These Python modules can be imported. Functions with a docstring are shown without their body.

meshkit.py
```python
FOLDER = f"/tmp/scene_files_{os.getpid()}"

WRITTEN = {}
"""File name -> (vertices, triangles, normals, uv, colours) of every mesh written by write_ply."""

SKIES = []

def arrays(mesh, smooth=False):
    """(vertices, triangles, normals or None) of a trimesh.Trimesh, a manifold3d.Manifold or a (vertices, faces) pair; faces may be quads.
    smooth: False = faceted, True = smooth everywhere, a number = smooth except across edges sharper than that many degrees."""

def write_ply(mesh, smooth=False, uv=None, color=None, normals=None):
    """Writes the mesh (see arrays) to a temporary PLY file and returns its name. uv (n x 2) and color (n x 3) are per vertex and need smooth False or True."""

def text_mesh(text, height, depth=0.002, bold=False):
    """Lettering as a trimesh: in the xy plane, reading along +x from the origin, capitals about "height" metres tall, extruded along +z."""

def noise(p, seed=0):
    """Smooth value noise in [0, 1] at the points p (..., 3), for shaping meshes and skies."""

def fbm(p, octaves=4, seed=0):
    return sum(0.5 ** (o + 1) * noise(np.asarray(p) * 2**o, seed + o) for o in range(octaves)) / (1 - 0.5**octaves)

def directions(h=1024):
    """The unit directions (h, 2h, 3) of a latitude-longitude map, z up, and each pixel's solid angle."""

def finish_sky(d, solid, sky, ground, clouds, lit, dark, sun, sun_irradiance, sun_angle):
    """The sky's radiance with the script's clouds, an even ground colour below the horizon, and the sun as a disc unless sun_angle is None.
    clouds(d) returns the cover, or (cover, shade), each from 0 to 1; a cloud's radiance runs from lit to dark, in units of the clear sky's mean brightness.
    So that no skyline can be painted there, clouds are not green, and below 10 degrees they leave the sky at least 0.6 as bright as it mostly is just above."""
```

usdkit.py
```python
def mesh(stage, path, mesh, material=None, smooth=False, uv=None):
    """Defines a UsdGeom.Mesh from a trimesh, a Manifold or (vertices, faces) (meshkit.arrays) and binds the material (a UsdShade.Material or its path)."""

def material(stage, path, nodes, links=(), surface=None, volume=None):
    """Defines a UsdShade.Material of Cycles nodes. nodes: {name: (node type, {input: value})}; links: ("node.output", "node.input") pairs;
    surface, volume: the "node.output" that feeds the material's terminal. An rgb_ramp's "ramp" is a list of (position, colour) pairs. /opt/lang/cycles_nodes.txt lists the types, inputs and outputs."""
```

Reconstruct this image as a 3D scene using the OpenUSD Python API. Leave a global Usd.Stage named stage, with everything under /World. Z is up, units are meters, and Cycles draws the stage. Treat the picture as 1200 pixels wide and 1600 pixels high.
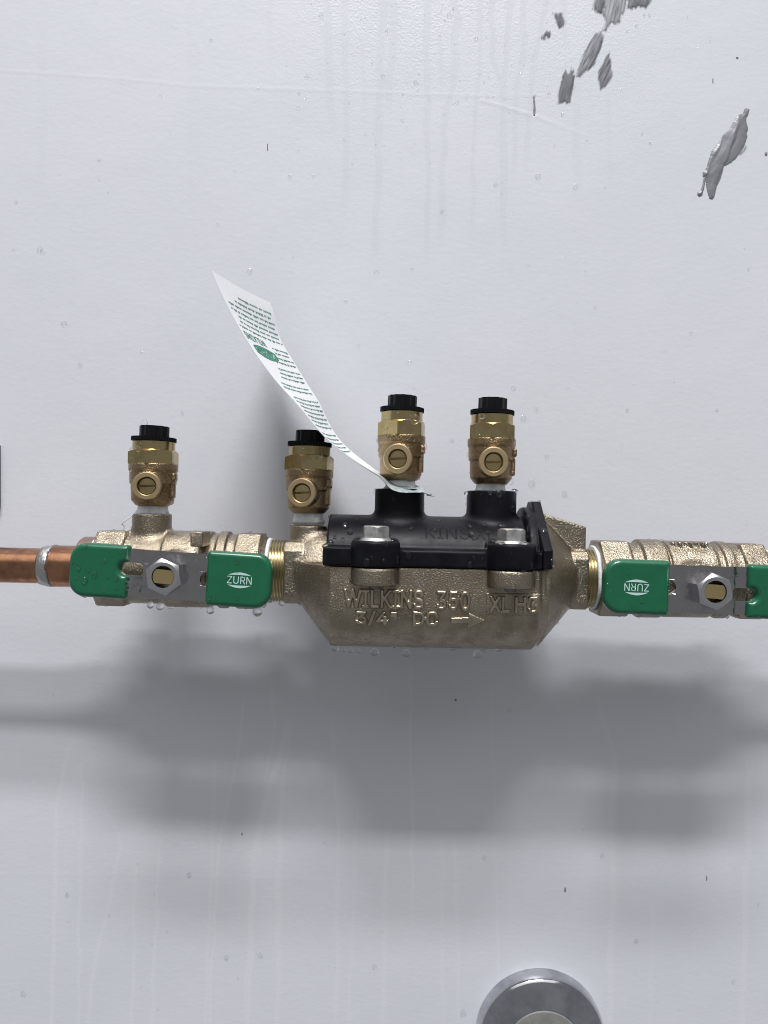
import math, random
import numpy as np, trimesh, usdkit, meshkit, manifold3d as mf
import shapely
from shapely.geometry import Polygon, Point
from shapely.ops import unary_union
from scipy import ndimage
from pxr import Usd, UsdGeom, UsdLux, UsdShade, Gf, Sdf, Vt

# ------------------------------------------------------------------ camera, light, exposure
S = 0.00028                 # one unit = one photo pixel at the depth of the pipe axis
ZC = 1.2                    # camera height
WALL = 150.0                # wall lies 150 units behind the pipe axis
stage = Usd.Stage.CreateInMemory()
UsdGeom.SetStageUpAxis(stage, UsdGeom.Tokens.z)
UsdGeom.SetStageMetersPerUnit(stage, 1.0)
UsdGeom.Xform.Define(stage, '/World')
UsdGeom.Scope.Define(stage, '/World/Looks')
cam = UsdGeom.Camera.Define(stage, '/World/camera')
cam.AddTranslateOp().Set(Gf.Vec3d(0, -1200 * S, ZC))
cam.AddRotateXYZOp().Set(Gf.Vec3f(90, 0, 0))
cam.CreateHorizontalApertureAttr(24.0)
cam.CreateVerticalApertureAttr(32.0)
cam.CreateFocalLengthAttr(24.0)
cam.CreateClippingRangeAttr(Gf.Vec2f(0.01, 100))
cam.CreateExposureAttr(0.04)


def lamp(name, pos, target, w, h, power, color):
    """A rectangular lamp at pos (units, camera-relative) facing target."""
    p, t = np.array(pos, float), np.array(target, float)
    z = (p - t) / np.linalg.norm(p - t)
    x = np.cross([0, 0, 1.0], z); x /= np.linalg.norm(x)
    y = np.cross(z, x)
    m = np.eye(4); m[0, :3], m[1, :3], m[2, :3], m[3, :3] = x, y, z, p * S + [0, 0, ZC]
    l = UsdLux.RectLight.Define(stage, '/World/' + name)
    l.AddTransformOp().Set(Gf.Matrix4d(*m.ravel().tolist()))
    l.CreateWidthAttr(w * S); l.CreateHeightAttr(h * S)
    l.CreateIntensityAttr(power / (w * h * S * S)); l.CreateColorAttr(Gf.Vec3f(*color))


lamp('unseen_ceiling_lamp', (-100, -7450, 12000), (0, 0, -100), 5000, 640, 25.0, (0.99, 0.99, 1.0))  # out of view, placed to cast the upper shadow band below the pipework
lamp('unseen_ceiling_lamp_001', (80, -5360, 12000), (0, 0, -100), 4200, 640, 22.5, (0.99, 0.99, 1.0))  # also out of view, placed for the second, lower shadow band
lamp('overhead_fill', (-300, -10000, 12500), (-300, -9999, 0), 20000, 16500, 27.0, (0.985, 0.985, 1.0))  # fill panel added overhead to lift the shadows and the metal tops
dome = UsdLux.DomeLight.Define(stage, '/World/room_light')
dm = usdkit.material(stage, '/World/Looks/room_glow', {'b': ('background_shader', {'color': (0.93, 0.96, 1.0), 'strength': 0.25})}, [], surface='b.background')
UsdShade.MaterialBindingAPI.Apply(dome.GetPrim()).Bind(dm)

# ------------------------------------------------------------------ materials
RNG = np.random.default_rng(7)
random.seed(7)


def mat(name, base, rough=0.4, metal=0.0, bump=None, vary=None, rough_vary=0.0, **extra):
    """bump: (scale per metre, depth in metres[, detail]); vary: (second colour, scale, low, high)"""
    n = {'g': ('geometry', {}), 'p': ('principled_bsdf', {'base_color': base, 'roughness': rough, 'metallic': metal, **extra})}
    l = []
    if bump:
        n['bn'] = ('noise_texture', {'scale': bump[0], 'detail': bump[2] if len(bump) > 2 else 2.0, 'roughness': 0.6})
        n['bb'] = ('bump', {'strength': 1.0, 'distance': bump[1]})
        l += [('g.position', 'bn.vector'), ('bn.fac', 'bb.height'), ('bb.normal', 'p.normal')]
    if vary:
        c2, sc, lo, hi = vary
        n['vn'] = ('noise_texture', {'scale': sc, 'detail': 4.0, 'roughness': 0.6})
        n['vr'] = ('rgb_ramp', {'ramp': [(0, base), (lo, base), (hi, c2), (1, c2)]})
        l += [('g.position', 'vn.vector'), ('vn.fac', 'vr.fac'), ('vr.color', 'p.base_color')]
        if rough_vary:
            n['rm'] = ('map_range', {'from_min': 0.3, 'from_max': 0.7, 'to_min': rough - rough_vary, 'to_max': rough + rough_vary, 'clamp': True})
            l += [('vn.fac', 'rm.value'), ('rm.result', 'p.roughness')]
    return usdkit.material(stage, '/World/Looks/' + name, n, l, surface='p.BSDF')


M = {}
M['cast_bronze'] = mat('cast_bronze', (0.405, 0.350, 0.270), 0.29, 1.0, bump=(1700, 0.00038, 2), vary=((0.265, 0.222, 0.165), 120, 0.38, 0.66), rough_vary=0.07)
M['cast_letters'] = mat('cast_letters', (0.54, 0.475, 0.375), 0.33, 1.0, bump=(1500, 0.00010, 2), vary=((0.38, 0.325, 0.245), 110, 0.40, 0.66))
M['cock_bronze'] = mat('cock_bronze', (0.36, 0.26, 0.15), 0.31, 1.0, bump=(1700, 0.00034, 2), vary=((0.22, 0.15, 0.082), 170, 0.42, 0.68), rough_vary=0.06)
M['brass'] = mat('brass', (0.52, 0.41, 0.21), 0.25, 1.0, bump=(700, 0.00003), vary=((0.34, 0.26, 0.13), 200, 0.45, 0.75), rough_vary=0.06)
M['ring_brass'] = mat('ring_brass', (0.62, 0.48, 0.28), 0.42, 1.0, bump=(1200, 0.00002), vary=((0.46, 0.35, 0.20), 260, 0.45, 0.75), rough_vary=0.05)
M['copper'] = mat('copper', (0.45, 0.23, 0.13), 0.25, 1.0, bump=(500, 0.00004), vary=((0.25, 0.12, 0.08), 150, 0.40, 0.66), rough_vary=0.08)
M['dull_copper'] = mat('dull_copper', (0.42, 0.27, 0.22), 0.42, 1.0, bump=(700, 0.00006), vary=((0.33, 0.22, 0.19), 200, 0.4, 0.7))
M['solder'] = mat('solder', (0.50, 0.49, 0.48), 0.36, 1.0, bump=(800, 0.00025, 3))
M['steel'] = mat('steel', (0.42, 0.40, 0.405), 0.19, 1.0, bump=(120, 0.00085, 2), vary=((0.36, 0.34, 0.34), 160, 0.4, 0.7), rough_vary=0.08)
M['zinc'] = mat('zinc', (0.56, 0.56, 0.57), 0.30, 1.0, bump=(500, 0.00003), vary=((0.52, 0.52, 0.53), 240, 0.45, 0.7), rough_vary=0.07)
M['bolt_zinc'] = mat('bolt_zinc', (0.74, 0.73, 0.71), 0.44, 1.0, bump=(700, 0.00006), vary=((0.45, 0.44, 0.42), 300, 0.4, 0.65))
M['caulk_speck'] = mat('caulk_speck', (0.26, 0.26, 0.27), 0.6)
M['dark_zinc'] = mat('dark_zinc', (0.22, 0.21, 0.20), 0.4, 1.0, bump=(900, 0.0001))
M['thread_brass'] = mat('thread_brass', (0.52, 0.45, 0.29), 0.26, 1.0)
M['stem_brass'] = mat('stem_brass', (0.56, 0.44, 0.22), 0.38, 1.0, bump=(900, 0.00004))
M['chrome'] = mat('chrome', (0.56, 0.57, 0.60), 0.13, 1.0, bump=(500, 0.00002), vary=((0.40, 0.41, 0.44), 110, 0.4, 0.7), rough_vary=0.05)
M['rubber'] = mat('rubber', (0.20, 0.20, 0.19), 0.55, bump=(1800, 0.00006), vary=((0.26, 0.26, 0.25), 300, 0.4, 0.7))
M['black_plastic'] = mat('black_plastic', (0.005, 0.005, 0.007), 0.42, bump=(2200, 0.00003), vary=((0.010, 0.010, 0.013), 120, 0.4, 0.7), rough_vary=0.07, specular_ior_level=0.15)
M['cap_plastic'] = mat('cap_plastic', (0.006, 0.006, 0.007), 0.36, bump=(2000, 0.00002), specular_ior_level=0.18)
M['green_vinyl'] = mat('green_vinyl', (0.006, 0.118, 0.052), 0.30, bump=(160, 0.00016, 1), vary=((0.005, 0.104, 0.046), 60, 0.4, 0.7), coat_weight=0.25, coat_roughness=0.12)
M['logo_white'] = mat('logo_white', (0.50, 0.66, 0.64), 0.4)
M['tape'] = mat('tape', (0.78, 0.79, 0.80), 0.5, bump=(1500, 0.0002, 3), vary=((0.62, 0.64, 0.66), 500, 0.4, 0.7))
M['wet_paper'] = mat('wet_paper', (0.42, 0.46, 0.46), 0.42, bump=(900, 0.0003, 3), vary=((0.26, 0.33, 0.32), 500, 0.45, 0.62))
M['green_print'] = mat('green_print', (0.07, 0.22, 0.16), 0.6)
M['logo_green'] = mat('logo_green', (0.04, 0.24, 0.15), 0.6)
for wname, share in (('water', 0.65), ('thin_water', 0.34)):
    M[wname] = usdkit.material(stage, '/World/Looks/' + wname, {
        't': ('transparent_bsdf', {'color': (0.98, 0.985, 0.99)}), 'q': ('glass_bsdf', {'color': (1, 1, 1), 'roughness': 0.0, 'IOR': 1.33}), 'g': ('glossy_bsdf', {'color': (1, 1, 1), 'roughness': 0.04}),
        'f': ('fresnel', {'IOR': 1.38}), 'o': ('geometry', {}), 'n': ('math', {'math_type': 'subtract', 'value1': 1.0}), 'k': ('math', {'math_type': 'multiply'}), 'x': ('mix_closure', {}), 'y': ('mix_closure', {'fac': share})},
        [('o.backfacing', 'n.value2'), ('n.value', 'k.value1'), ('f.fac', 'k.value2'), ('k.value', 'x.fac'), ('t.BSDF', 'x.closure1'), ('g.BSDF', 'x.closure2'), ('x.closure', 'y.closure1'), ('q.BSDF', 'y.closure2')], surface='y.closure')
M['paper'] = usdkit.material(stage, '/World/Looks/paper', {
    'd': ('diffuse_bsdf', {'color': (0.84, 0.845, 0.86)}), 't': ('translucent_bsdf', {'color': (0.80, 0.81, 0.82)}), 'x': ('mix_closure', {'fac': 0.12})},
    [('d.BSDF', 'x.closure1'), ('t.BSDF', 'x.closure2')], surface='x.closure')


def caulk_mat(name, dark, light, ang):
    return usdkit.material(stage, '/World/Looks/' + name, {
        'g': ('geometry', {}), 'm0': ('mapping', {'rotation': (0, -ang, 0)}), 'm': ('mapping', {'scale': (1200, 300, 110)}),
        'n': ('noise_texture', {'scale': 1.0, 'detail': 4.0}), 'r': ('rgb_ramp', {'ramp': [(0, dark), (0.32, dark), (0.72, light), (1, light)]}),
        'b': ('bump', {'distance': 0.00006}), 'p': ('principled_bsdf', {'roughness': 0.42}),
        'a': ('attribute', {'attribute': 'film'}), 'ns': ('map_range', {'from_min': 0.3, 'from_max': 0.7, 'to_min': 0.38, 'to_max': -0.38}), 'ad': ('math', {'math_type': 'add', 'use_clamp': True}),
        't': ('transparent_bsdf', {}), 'x': ('mix_closure', {})},
        [('g.position', 'm0.vector'), ('m0.vector', 'm.vector'), ('m.vector', 'n.vector'), ('n.fac', 'r.fac'), ('r.color', 'p.base_color'), ('n.fac', 'b.height'), ('b.normal', 'p.normal'),
         ('n.fac', 'ns.value'), ('a.fac', 'ad.value1'), ('ns.result', 'ad.value2'), ('ad.value', 'x.fac'), ('t.BSDF', 'x.closure1'), ('p.BSDF', 'x.closure2')], surface='x.closure')


M['caulk_streaked'] = caulk_mat('caulk_streaked', (0.075, 0.075, 0.088), (0.36, 0.36, 0.38), 0.47)
M['caulk_dark'] = caulk_mat('caulk_dark', (0.10, 0.10, 0.115), (0.24, 0.24, 0.26), 0.2)
M['caulk_thin'] = caulk_mat('caulk_thin', (0.16, 0.16, 0.18), (0.50, 0.50, 0.53), 0.22)
M['caulk'] = mat('caulk', (0.20, 0.20, 0.22), 0.36, bump=(300, 0.00010, 1), vary=((0.26, 0.26, 0.28), 110, 0.4, 0.7))
# painted wall: attribute "marks" = (washed run, pale run, mist)
M['wall_paint'] = usdkit.material(stage, '/World/Looks/wall_paint', {
    'g': ('geometry', {}), 'a': ('attribute', {'attribute': 'marks'}), 's': ('separate_color', {}),
    'v': ('noise_texture', {'scale': 14.0, 'detail': 3.0}),
    'c0': ('rgb_ramp', {'ramp': [(0, (0.668, 0.680, 0.722)), (0.35, (0.668, 0.680, 0.722)), (0.65, (0.692, 0.698, 0.742)), (1, (0.692, 0.698, 0.742))]}),
    'c1': ('mix', {'color2': (0.632, 0.646, 0.684)}), 'c2': ('mix', {'color2': (0.735, 0.745, 0.775)}),
    'm': ('mapping', {'scale': (300, 300, 520)}), 'n1': ('noise_texture', {'scale': 1.0, 'detail': 2.0, 'roughness': 0.55}),
    'm2': ('mapping', {'scale': (900, 900, 900)}), 'n2': ('noise_texture', {'scale': 1.0, 'detail': 2.0}),
    'k1': ('math', {'math_type': 'multiply', 'value2': 1.0}), 'k2': ('math', {'math_type': 'multiply'}), 'ad': ('math', {'math_type': 'add'}),
    'b': ('bump', {'distance': 0.00006, 'strength': 1.0}), 'p': ('principled_bsdf', {'roughness': 0.42, 'specular_ior_level': 0.45})},
    [('a.color', 's.color'), ('g.position', 'v.vector'), ('v.fac', 'c0.fac'), ('c0.color', 'c1.color1'), ('s.r', 'c1.fac'), ('c1.color', 'c2.color1'), ('s.g', 'c2.fac'), ('c2.color', 'p.base_color'),
     ('g.position', 'm.vector'), ('m.vector', 'n1.vector'), ('g.position', 'm2.vector'), ('m2.vector', 'n2.vector'),
     ('n1.fac', 'k1.value1'), ('n2.fac', 'k2.value1'), ('s.b', 'k2.value2'), ('k1.value', 'ad.value1'), ('k2.value', 'ad.value2'),
     ('ad.value', 'b.height'), ('b.normal', 'p.normal')], surface='p.BSDF')

# ------------------------------------------------------------------ naming and placing
USED = {}


def child_path(parent, name):
    base = (str(parent.GetPath()) if parent is not None else '/World') + '/'
    k = USED.get(base + name, 0); USED[base + name] = k + 1
    return base + (name if k == 0 else f'{name}_{k:03d}')


ORIGIN = {}


def data(prim, label=None, category=None, group=None, kind=None):
    for k, v in (('label', label), ('category', category), ('group', group), ('kind', kind)):
        if v:
            prim.SetCustomDataByKey(k, v)
    return prim


def thing(name, base, label, category, group=None):
    """An Xform whose origin is base (world metres)."""
    x = UsdGeom.Xform.Define(stage, child_path(None, name))
    x.AddTranslateOp().Set(Gf.Vec3d(*[float(c) for c in base]))
    ORIGIN[str(x.GetPath())] = np.array(base, float)
    return data(x.GetPrim(), label, category, group)


def origin_of(prim):
    while prim and str(prim.GetPath()) != '/World':
        if str(prim.GetPath()) in ORIGIN:
            return ORIGIN[str(prim.GetPath())]
        prim = prim.GetParent()
    return np.zeros(3)


def part(name, mesh, material, parent=None, smooth=30, label=None):
    """mesh: (v, f) or trimesh in world metres."""
    v, f = (np.array(mesh.vertices), np.array(mesh.faces)) if hasattr(mesh, 'vertices') else mesh
    f = np.asarray(f); used, inv = np.unique(f, return_inverse=True)
    if len(used) < len(v):
        v, f = np.asarray(v)[used], inv.reshape(f.shape)
    v = np.asarray(v, float) - origin_of(parent)
    p = usdkit.mesh(stage, child_path(parent, name), trimesh.Trimesh(v, f, process=False), M[material] if isinstance(material, str) else material, smooth=smooth)
    return data(p.GetPrim(), label)


TH = 0.0205                                   # the whole run of pipe leans down to the right by 1.2 degrees
CT, ST = math.cos(TH), math.sin(TH)


def W0(v):                                    # units about the camera axis -> metres
    return np.asarray(v, float) * S + [0, 0, ZC]


def rot(v):
    v = np.asarray(v, float)
    return np.stack([v[..., 0] * CT + v[..., 2] * ST, v[..., 1], -v[..., 0] * ST + v[..., 2] * CT - 95.0], -1)


def W(v):                                     # units about the pipe axis -> metres
    return W0(rot(v))


def place(mesh, fn=W):
    v, f = vf(mesh)
    return fn(v), f


def vf(mesh):
    if hasattr(mesh, 'to_mesh'):
        m = mesh.to_mesh(); return np.array(m.vert_properties[:, :3], float), np.array(m.tri_verts)
    if hasattr(mesh, 'vertices'):
        return np.array(mesh.vertices), np.array(mesh.faces)
    return mesh


def join(meshes):
    vs, fs, n = [], [], 0
    for m in meshes:
        v, f = vf(m); vs.append(v); fs.append(np.asarray(f) + n); n += len(v)
    return np.vstack(vs), np.vstack(fs)


# ------------------------------------------------------------------ shape tools
def nets(fn, lo, hi, h):
    """Surface nets of the signed field fn."""
    ax = [np.arange(lo[i], hi[i] + h, h, dtype=np.float32) for i in range(3)]
    F = np.broadcast_to(fn(ax[0][:, None, None], ax[1][None, :, None], ax[2][None, None, :]), tuple(len(a) for a in ax)).astype(np.float32)
    s = F < 0
    c = np.zeros(tuple(n - 1 for n in F.shape), np.int8)
    for d in np.ndindex(2, 2, 2):
        c += s[d[0]:d[0] + c.shape[0], d[1]:d[1] + c.shape[1], d[2]:d[2] + c.shape[2]]
    idx = np.argwhere((c > 0) & (c < 8))
    off = np.array(list(np.ndindex(2, 2, 2)))
    val = np.stack([F[tuple((idx + o).T)] for o in off], 1)
    acc, cnt = np.zeros((len(idx), 3)), np.zeros(len(idx))
    for a in range(8):
        for b in range(a + 1, 8):
            if np.abs(off[a] - off[b]).sum() == 1:
                cr = (val[:, a] < 0) != (val[:, b] < 0)
                t = np.where(cr, val[:, a] / np.where(cr, val[:, a] - val[:, b], 1), 0)
                acc += np.where(cr[:, None], off[a] + t[:, None] * (off[b] - off[a]), 0); cnt += cr
    v = (idx + acc / cnt[:, None]) * h + np.array([a[0] for a in ax])
    ids = np.full(c.shape, -1, np.int32); ids[tuple(idx.T)] = np.arange(len(idx))
    faces = []
    for axn in range(3):
        b1, b2 = (axn + 1) % 3, (axn + 2) % 3
        sl0 = [slice(None)] * 3; sl1 = [slice(None)] * 3
        sl0[axn] = slice(0, -1); sl1[axn] = slice(1, None)
        s0, s1 = s[tuple(sl0)], s[tuple(sl1)]
        e = np.argwhere(s0 != s1)
        e = e[(e[:, b1] > 0) & (e[:, b2] > 0) & (e[:, b1] < F.shape[b1] - 1) & (e[:, b2] < F.shape[b2] - 1)]
        inside = s0[tuple(e.T)]
        q = []
        for d1, d2 in ((-1, -1), (0, -1), (0, 0), (-1, 0)):
            p = e.copy(); p[:, b1] += d1; p[:, b2] += d2
            q.append(ids[tuple(p.T)])
        q = np.stack(q, 1)
        q[~inside] = q[~inside][:, ::-1]
        q = q[(q >= 0).all(1)]
        faces += [q[:, [0, 1, 2]], q[:, [0, 2, 3]]]
    return v, np.vstack(faces)


def smin(a, b, k):
    h = np.clip(0.5 + 0.5 * (b - a) / k, 0, 1)
    return b + (a - b) * h - k * h * (1 - h)


def smax(a, b, k):
    return -smin(-a, -b, k)


def rd(*q):
    """Rounded intersection of signed distances (2 or 3)."""
    out = sum(np.maximum(a, 0) ** 2 for a in q) ** 0.5
    m = q[0]
    for a in q[1:]:
        m = np.maximum(m, a)
    return out + np.minimum(m, 0)


def sbox(x, y, z, c, b, r=2.0):
    return rd(abs(x - c[0]) - b[0] + r, abs(y - c[1]) - b[1] + r, abs(z - c[2]) - b[2] + r) - r


def scyl(rad, R, axial, r=2.0):
    return rd(rad - R + r, axial + r) - r


def span(t, a, b):
    return abs(t - (a + b) / 2) - (b - a) / 2


def lathe(profile, axis='x', n=64, at=(0, 0, 0), wob=0.0, seed=0):
    """Closed profile of (radius, along) revolved about an axis (x, y toward the viewer, z)."""
    p = np.array(profile, float)
    a = np.arange(n) * 2 * np.pi / n
    r = np.repeat(p[:, 0][:, None], n, 1); t = np.repeat(p[:, 1][:, None], n, 1)
    c, s_ = np.cos(a)[None], np.sin(a)[None]
    if wob:
        r = r + wob * (meshkit.noise(np.stack([c * 3 + 0 * t, s_ * 3 + 0 * t, t * 0.35], -1), seed) - 0.5) * (r > 1)
    A, B = r * c, r * s_
    v = {'x': np.stack([t, A, B], -1), 'y': np.stack([A, -t, B], -1), 'z': np.stack([A, B, t], -1)}[axis].reshape(-1, 3) + np.array(at, float)
    k = len(p)
    f = []
    for i in range(k - 1):
        j = np.arange(n); j2 = (j + 1) % n
        f.append(np.stack([i * n + j, i * n + j2, (i + 1) * n + j2], 1)); f.append(np.stack([i * n + j, (i + 1) * n + j2, (i + 1) * n + j], 1))
    f = np.vstack(f)
    m = trimesh.Trimesh(v, f, process=False)
    if m.volume < 0:
        f = f[:, ::-1]
    return v, f


def tube(points, radius, n=8):
    p = np.asarray(points, float)
    t = np.gradient(p, axis=0); t /= np.linalg.norm(t, axis=1, keepdims=True)
    a = np.cross(t, [0, 1.0, 0.02]); a /= np.linalg.norm(a, axis=1, keepdims=True)
    b = np.cross(t, a)
    g = np.arange(n) * 2 * np.pi / n
    r = np.broadcast_to(radius, (len(p),))[:, None, None]
    v = (p[:, None] + r * (np.cos(g)[None, :, None] * a[:, None] + np.sin(g)[None, :, None] * b[:, None])).reshape(-1, 3)
    f = []
    for i in range(len(p) - 1):
        for j in range(n):
            j2 = (j + 1) % n
            f += [[i * n + j, i * n + j2, (i + 1) * n + j2], [i * n + j, (i + 1) * n + j2, (i + 1) * n + j]]
    return v, np.array(f)


def text_shape(text, w, h, bold=True):
    """Outline of a word, scaled to w by h, lower left at the origin."""
    m = meshkit.text_mesh(text, 10.0, 1.0, bold)
    top = m.faces[m.face_normals[:, 2] > 0.9]
    g = unary_union([Polygon(m.vertices[t][:, :2]).buffer(0.01) for t in top if Polygon(m.vertices[t][:, :2]).area > 1e-6])
    x0, y0, x1, y1 = g.bounds
    return shapely.affinity.affine_transform(g, [w / (x1 - x0), 0, 0, h / (y1 - y0), -x0 * w / (x1 - x0), -y0 * h / (y1 - y0)])


def flat(g, depth=0.6, maxedge=None):
    out = [trimesh.creation.extrude_polygon(q, depth, engine='earcut') for q in getattr(g, 'geoms', [g]) if q.area > 1e-4]
    m = trimesh.util.concatenate(out)
    if maxedge:
        m = m.subdivide_to_size(maxedge, max_iter=8)
    return m


def relief(shape, surf, height, slope=2.0, cell=0.8, ragged=0.0, texture=None, seed=0, ang=0.0, film=None):
    """A raised patch with the outline shape (x, z plane): soft shoulders, lying on y = surf(x, z), rising towards -y.
    film: width of the thinning edge; then the share of cover per vertex is returned as well."""
    x0, z0, x1, z1 = shape.bounds
    xs, zs = np.arange(x0 - 3 * cell, x1 + 3 * cell, cell), np.arange(z0 - 3 * cell, z1 + 3 * cell, cell)
    X, Z = np.meshgrid(xs, zs, indexing='ij')
    m = shapely.contains_xy(shape, X, Z)
    d = ndimage.distance_transform_edt(m) * cell
    if ragged:
        a_, b_ = X * math.cos(ang) - Z * math.sin(ang), X * math.sin(ang) + Z * math.cos(ang)
        nz = meshkit.fbm(np.stack([a_ * 0.30, b_ * 0.06, 0 * X], -1), 4, seed)
        m &= (d + (nz - 0.60) * ragged * 5) > 0
        d = ndimage.distance_transform_edt(m) * cell
    hh = height * (1 - np.exp(-d / slope))
    if texture is not None:
        hh = hh * texture(X, Z)
    Y = surf(X, Z) + (np.where(m, -hh - 0.15, 0.6) if film is None else -hh - 0.25)
    ok = ndimage.binary_dilation(m)
    ids = np.full(X.shape, -1); ids[ok] = np.arange(ok.sum())
    a, b, c, e = ids[:-1, :-1], ids[1:, :-1], ids[1:, 1:], ids[:-1, 1:]
    q = np.stack([a, b, c, e], -1).reshape(-1, 4); q = q[(q >= 0).all(1)]
    out = np.stack([X[ok], Y[ok], Z[ok]], 1), np.vstack([q[:, [0, 1, 2]], q[:, [0, 2, 3]]])
    if film is None:
        return out
    cov = np.clip((d - cell) / film, 0, 1)[ok] * 1.25
    used = np.unique(out[1]); k = np.full(len(out[0]), -1); k[used] = np.arange(len(used))
    return (out[0][used], k[out[1]]), cov[used]


def px(x, y, d):                               # photo pixel at depth d -> camera-axis units
    k = (1200.0 + d) / 1200.0
    return np.array([(x - 600.0) * k, d, (800.0 - y) * k])


# ------------------------------------------------------------------ wall
KW = (1200 + WALL) / 1200
fine_x, fine_z = np.arange(-700, 700.1, 2.6), np.arange(-940, 940.1, 2.6)
gx = np.concatenate([np.linspace(-6000, -760, 12), fine_x, np.linspace(760, 6000, 12)])
gz = np.concatenate([np.linspace(-4200, -1000, 10), fine_z, np.linspace(1000, 8000, 12)])
GX, GZ = np.meshgrid(gx, gz, indexing='ij')
PX, PY = GX / KW + 600, 800 - GZ / KW           # the photo's pixel grid laid on the wall, used to place marks on it
wig = lambda a, f, sd: (meshkit.noise(np.stack([0 * PY, PY * f, 0 * PY + sd], -1), 3) - 0.5) * 2 * a


def run(path, width, soft=1.6):
    """Mask of a run of water down the wall through the points path (x, y)."""
    p = np.array(path, float)
    c = np.interp(PY, p[:, 1], p[:, 0]) + wig(2.2, 0.03, p[0, 0])
    w = width * (0.85 + wig(0.22, 0.02, p[0, 0] + 9))
    m = np.clip((w / 2 - abs(PX - c)) / soft + 0.5, 0, 1)
    end = np.clip((p[-1, 1] - PY) / 50, 0, 1) * np.clip((PY - p[0, 1]) / 25 + (p[0, 1] <= 0), 0, 1)
    return m * end


dark = np.zeros_like(PX)
for path, w, k in [
    ([(510, 0), (511, 120), (522, 230)], 12, .8), ([(538, 0), (541, 160), (536, 340)], 11, .8), ([(567, 60), (570, 210)], 7, .5),
    ([(598, 0), (594, 150), (586, 420)], 14, .9), ([(615, 0), (612, 90), (604, 190)], 12, .8), ([(668, 0), (667, 150), (668, 420)], 11, .9),
    ([(687, 45), (689, 160)], 9, .8), ([(708, 0), (714, 40), (708, 130), (694, 210), (688, 400)], 12, .9), ([(749, 0), (750, 120), (740, 200), (738, 380)], 8, .8),
    ([(769, 0), (770, 90), (784, 140), (786, 380)], 11, .9), ([(798, 0), (791, 90), (788, 140), (788, 400)], 11, .9), ([(820, 0), (817, 90), (806, 150), (802, 300)], 10, .8),
    ([(856, 0), (838, 80), (830, 150), (818, 280)], 10, .8), ([(884, 0), (883, 60), (888, 110)], 9, .7), ([(902, 120), (902, 320)], 14, .5), ([(950, 140), (953, 300)], 8, .45),
    ([(64, 30), (66, 300)], 18, .25), ([(300, 0), (306, 350)], 22, .2), ([(420, 0), (424, 120)], 10, .3)]:
    dark = np.maximum(dark, 0.75 * k * run(path, w))
pale = np.zeros_like(PX)
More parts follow.
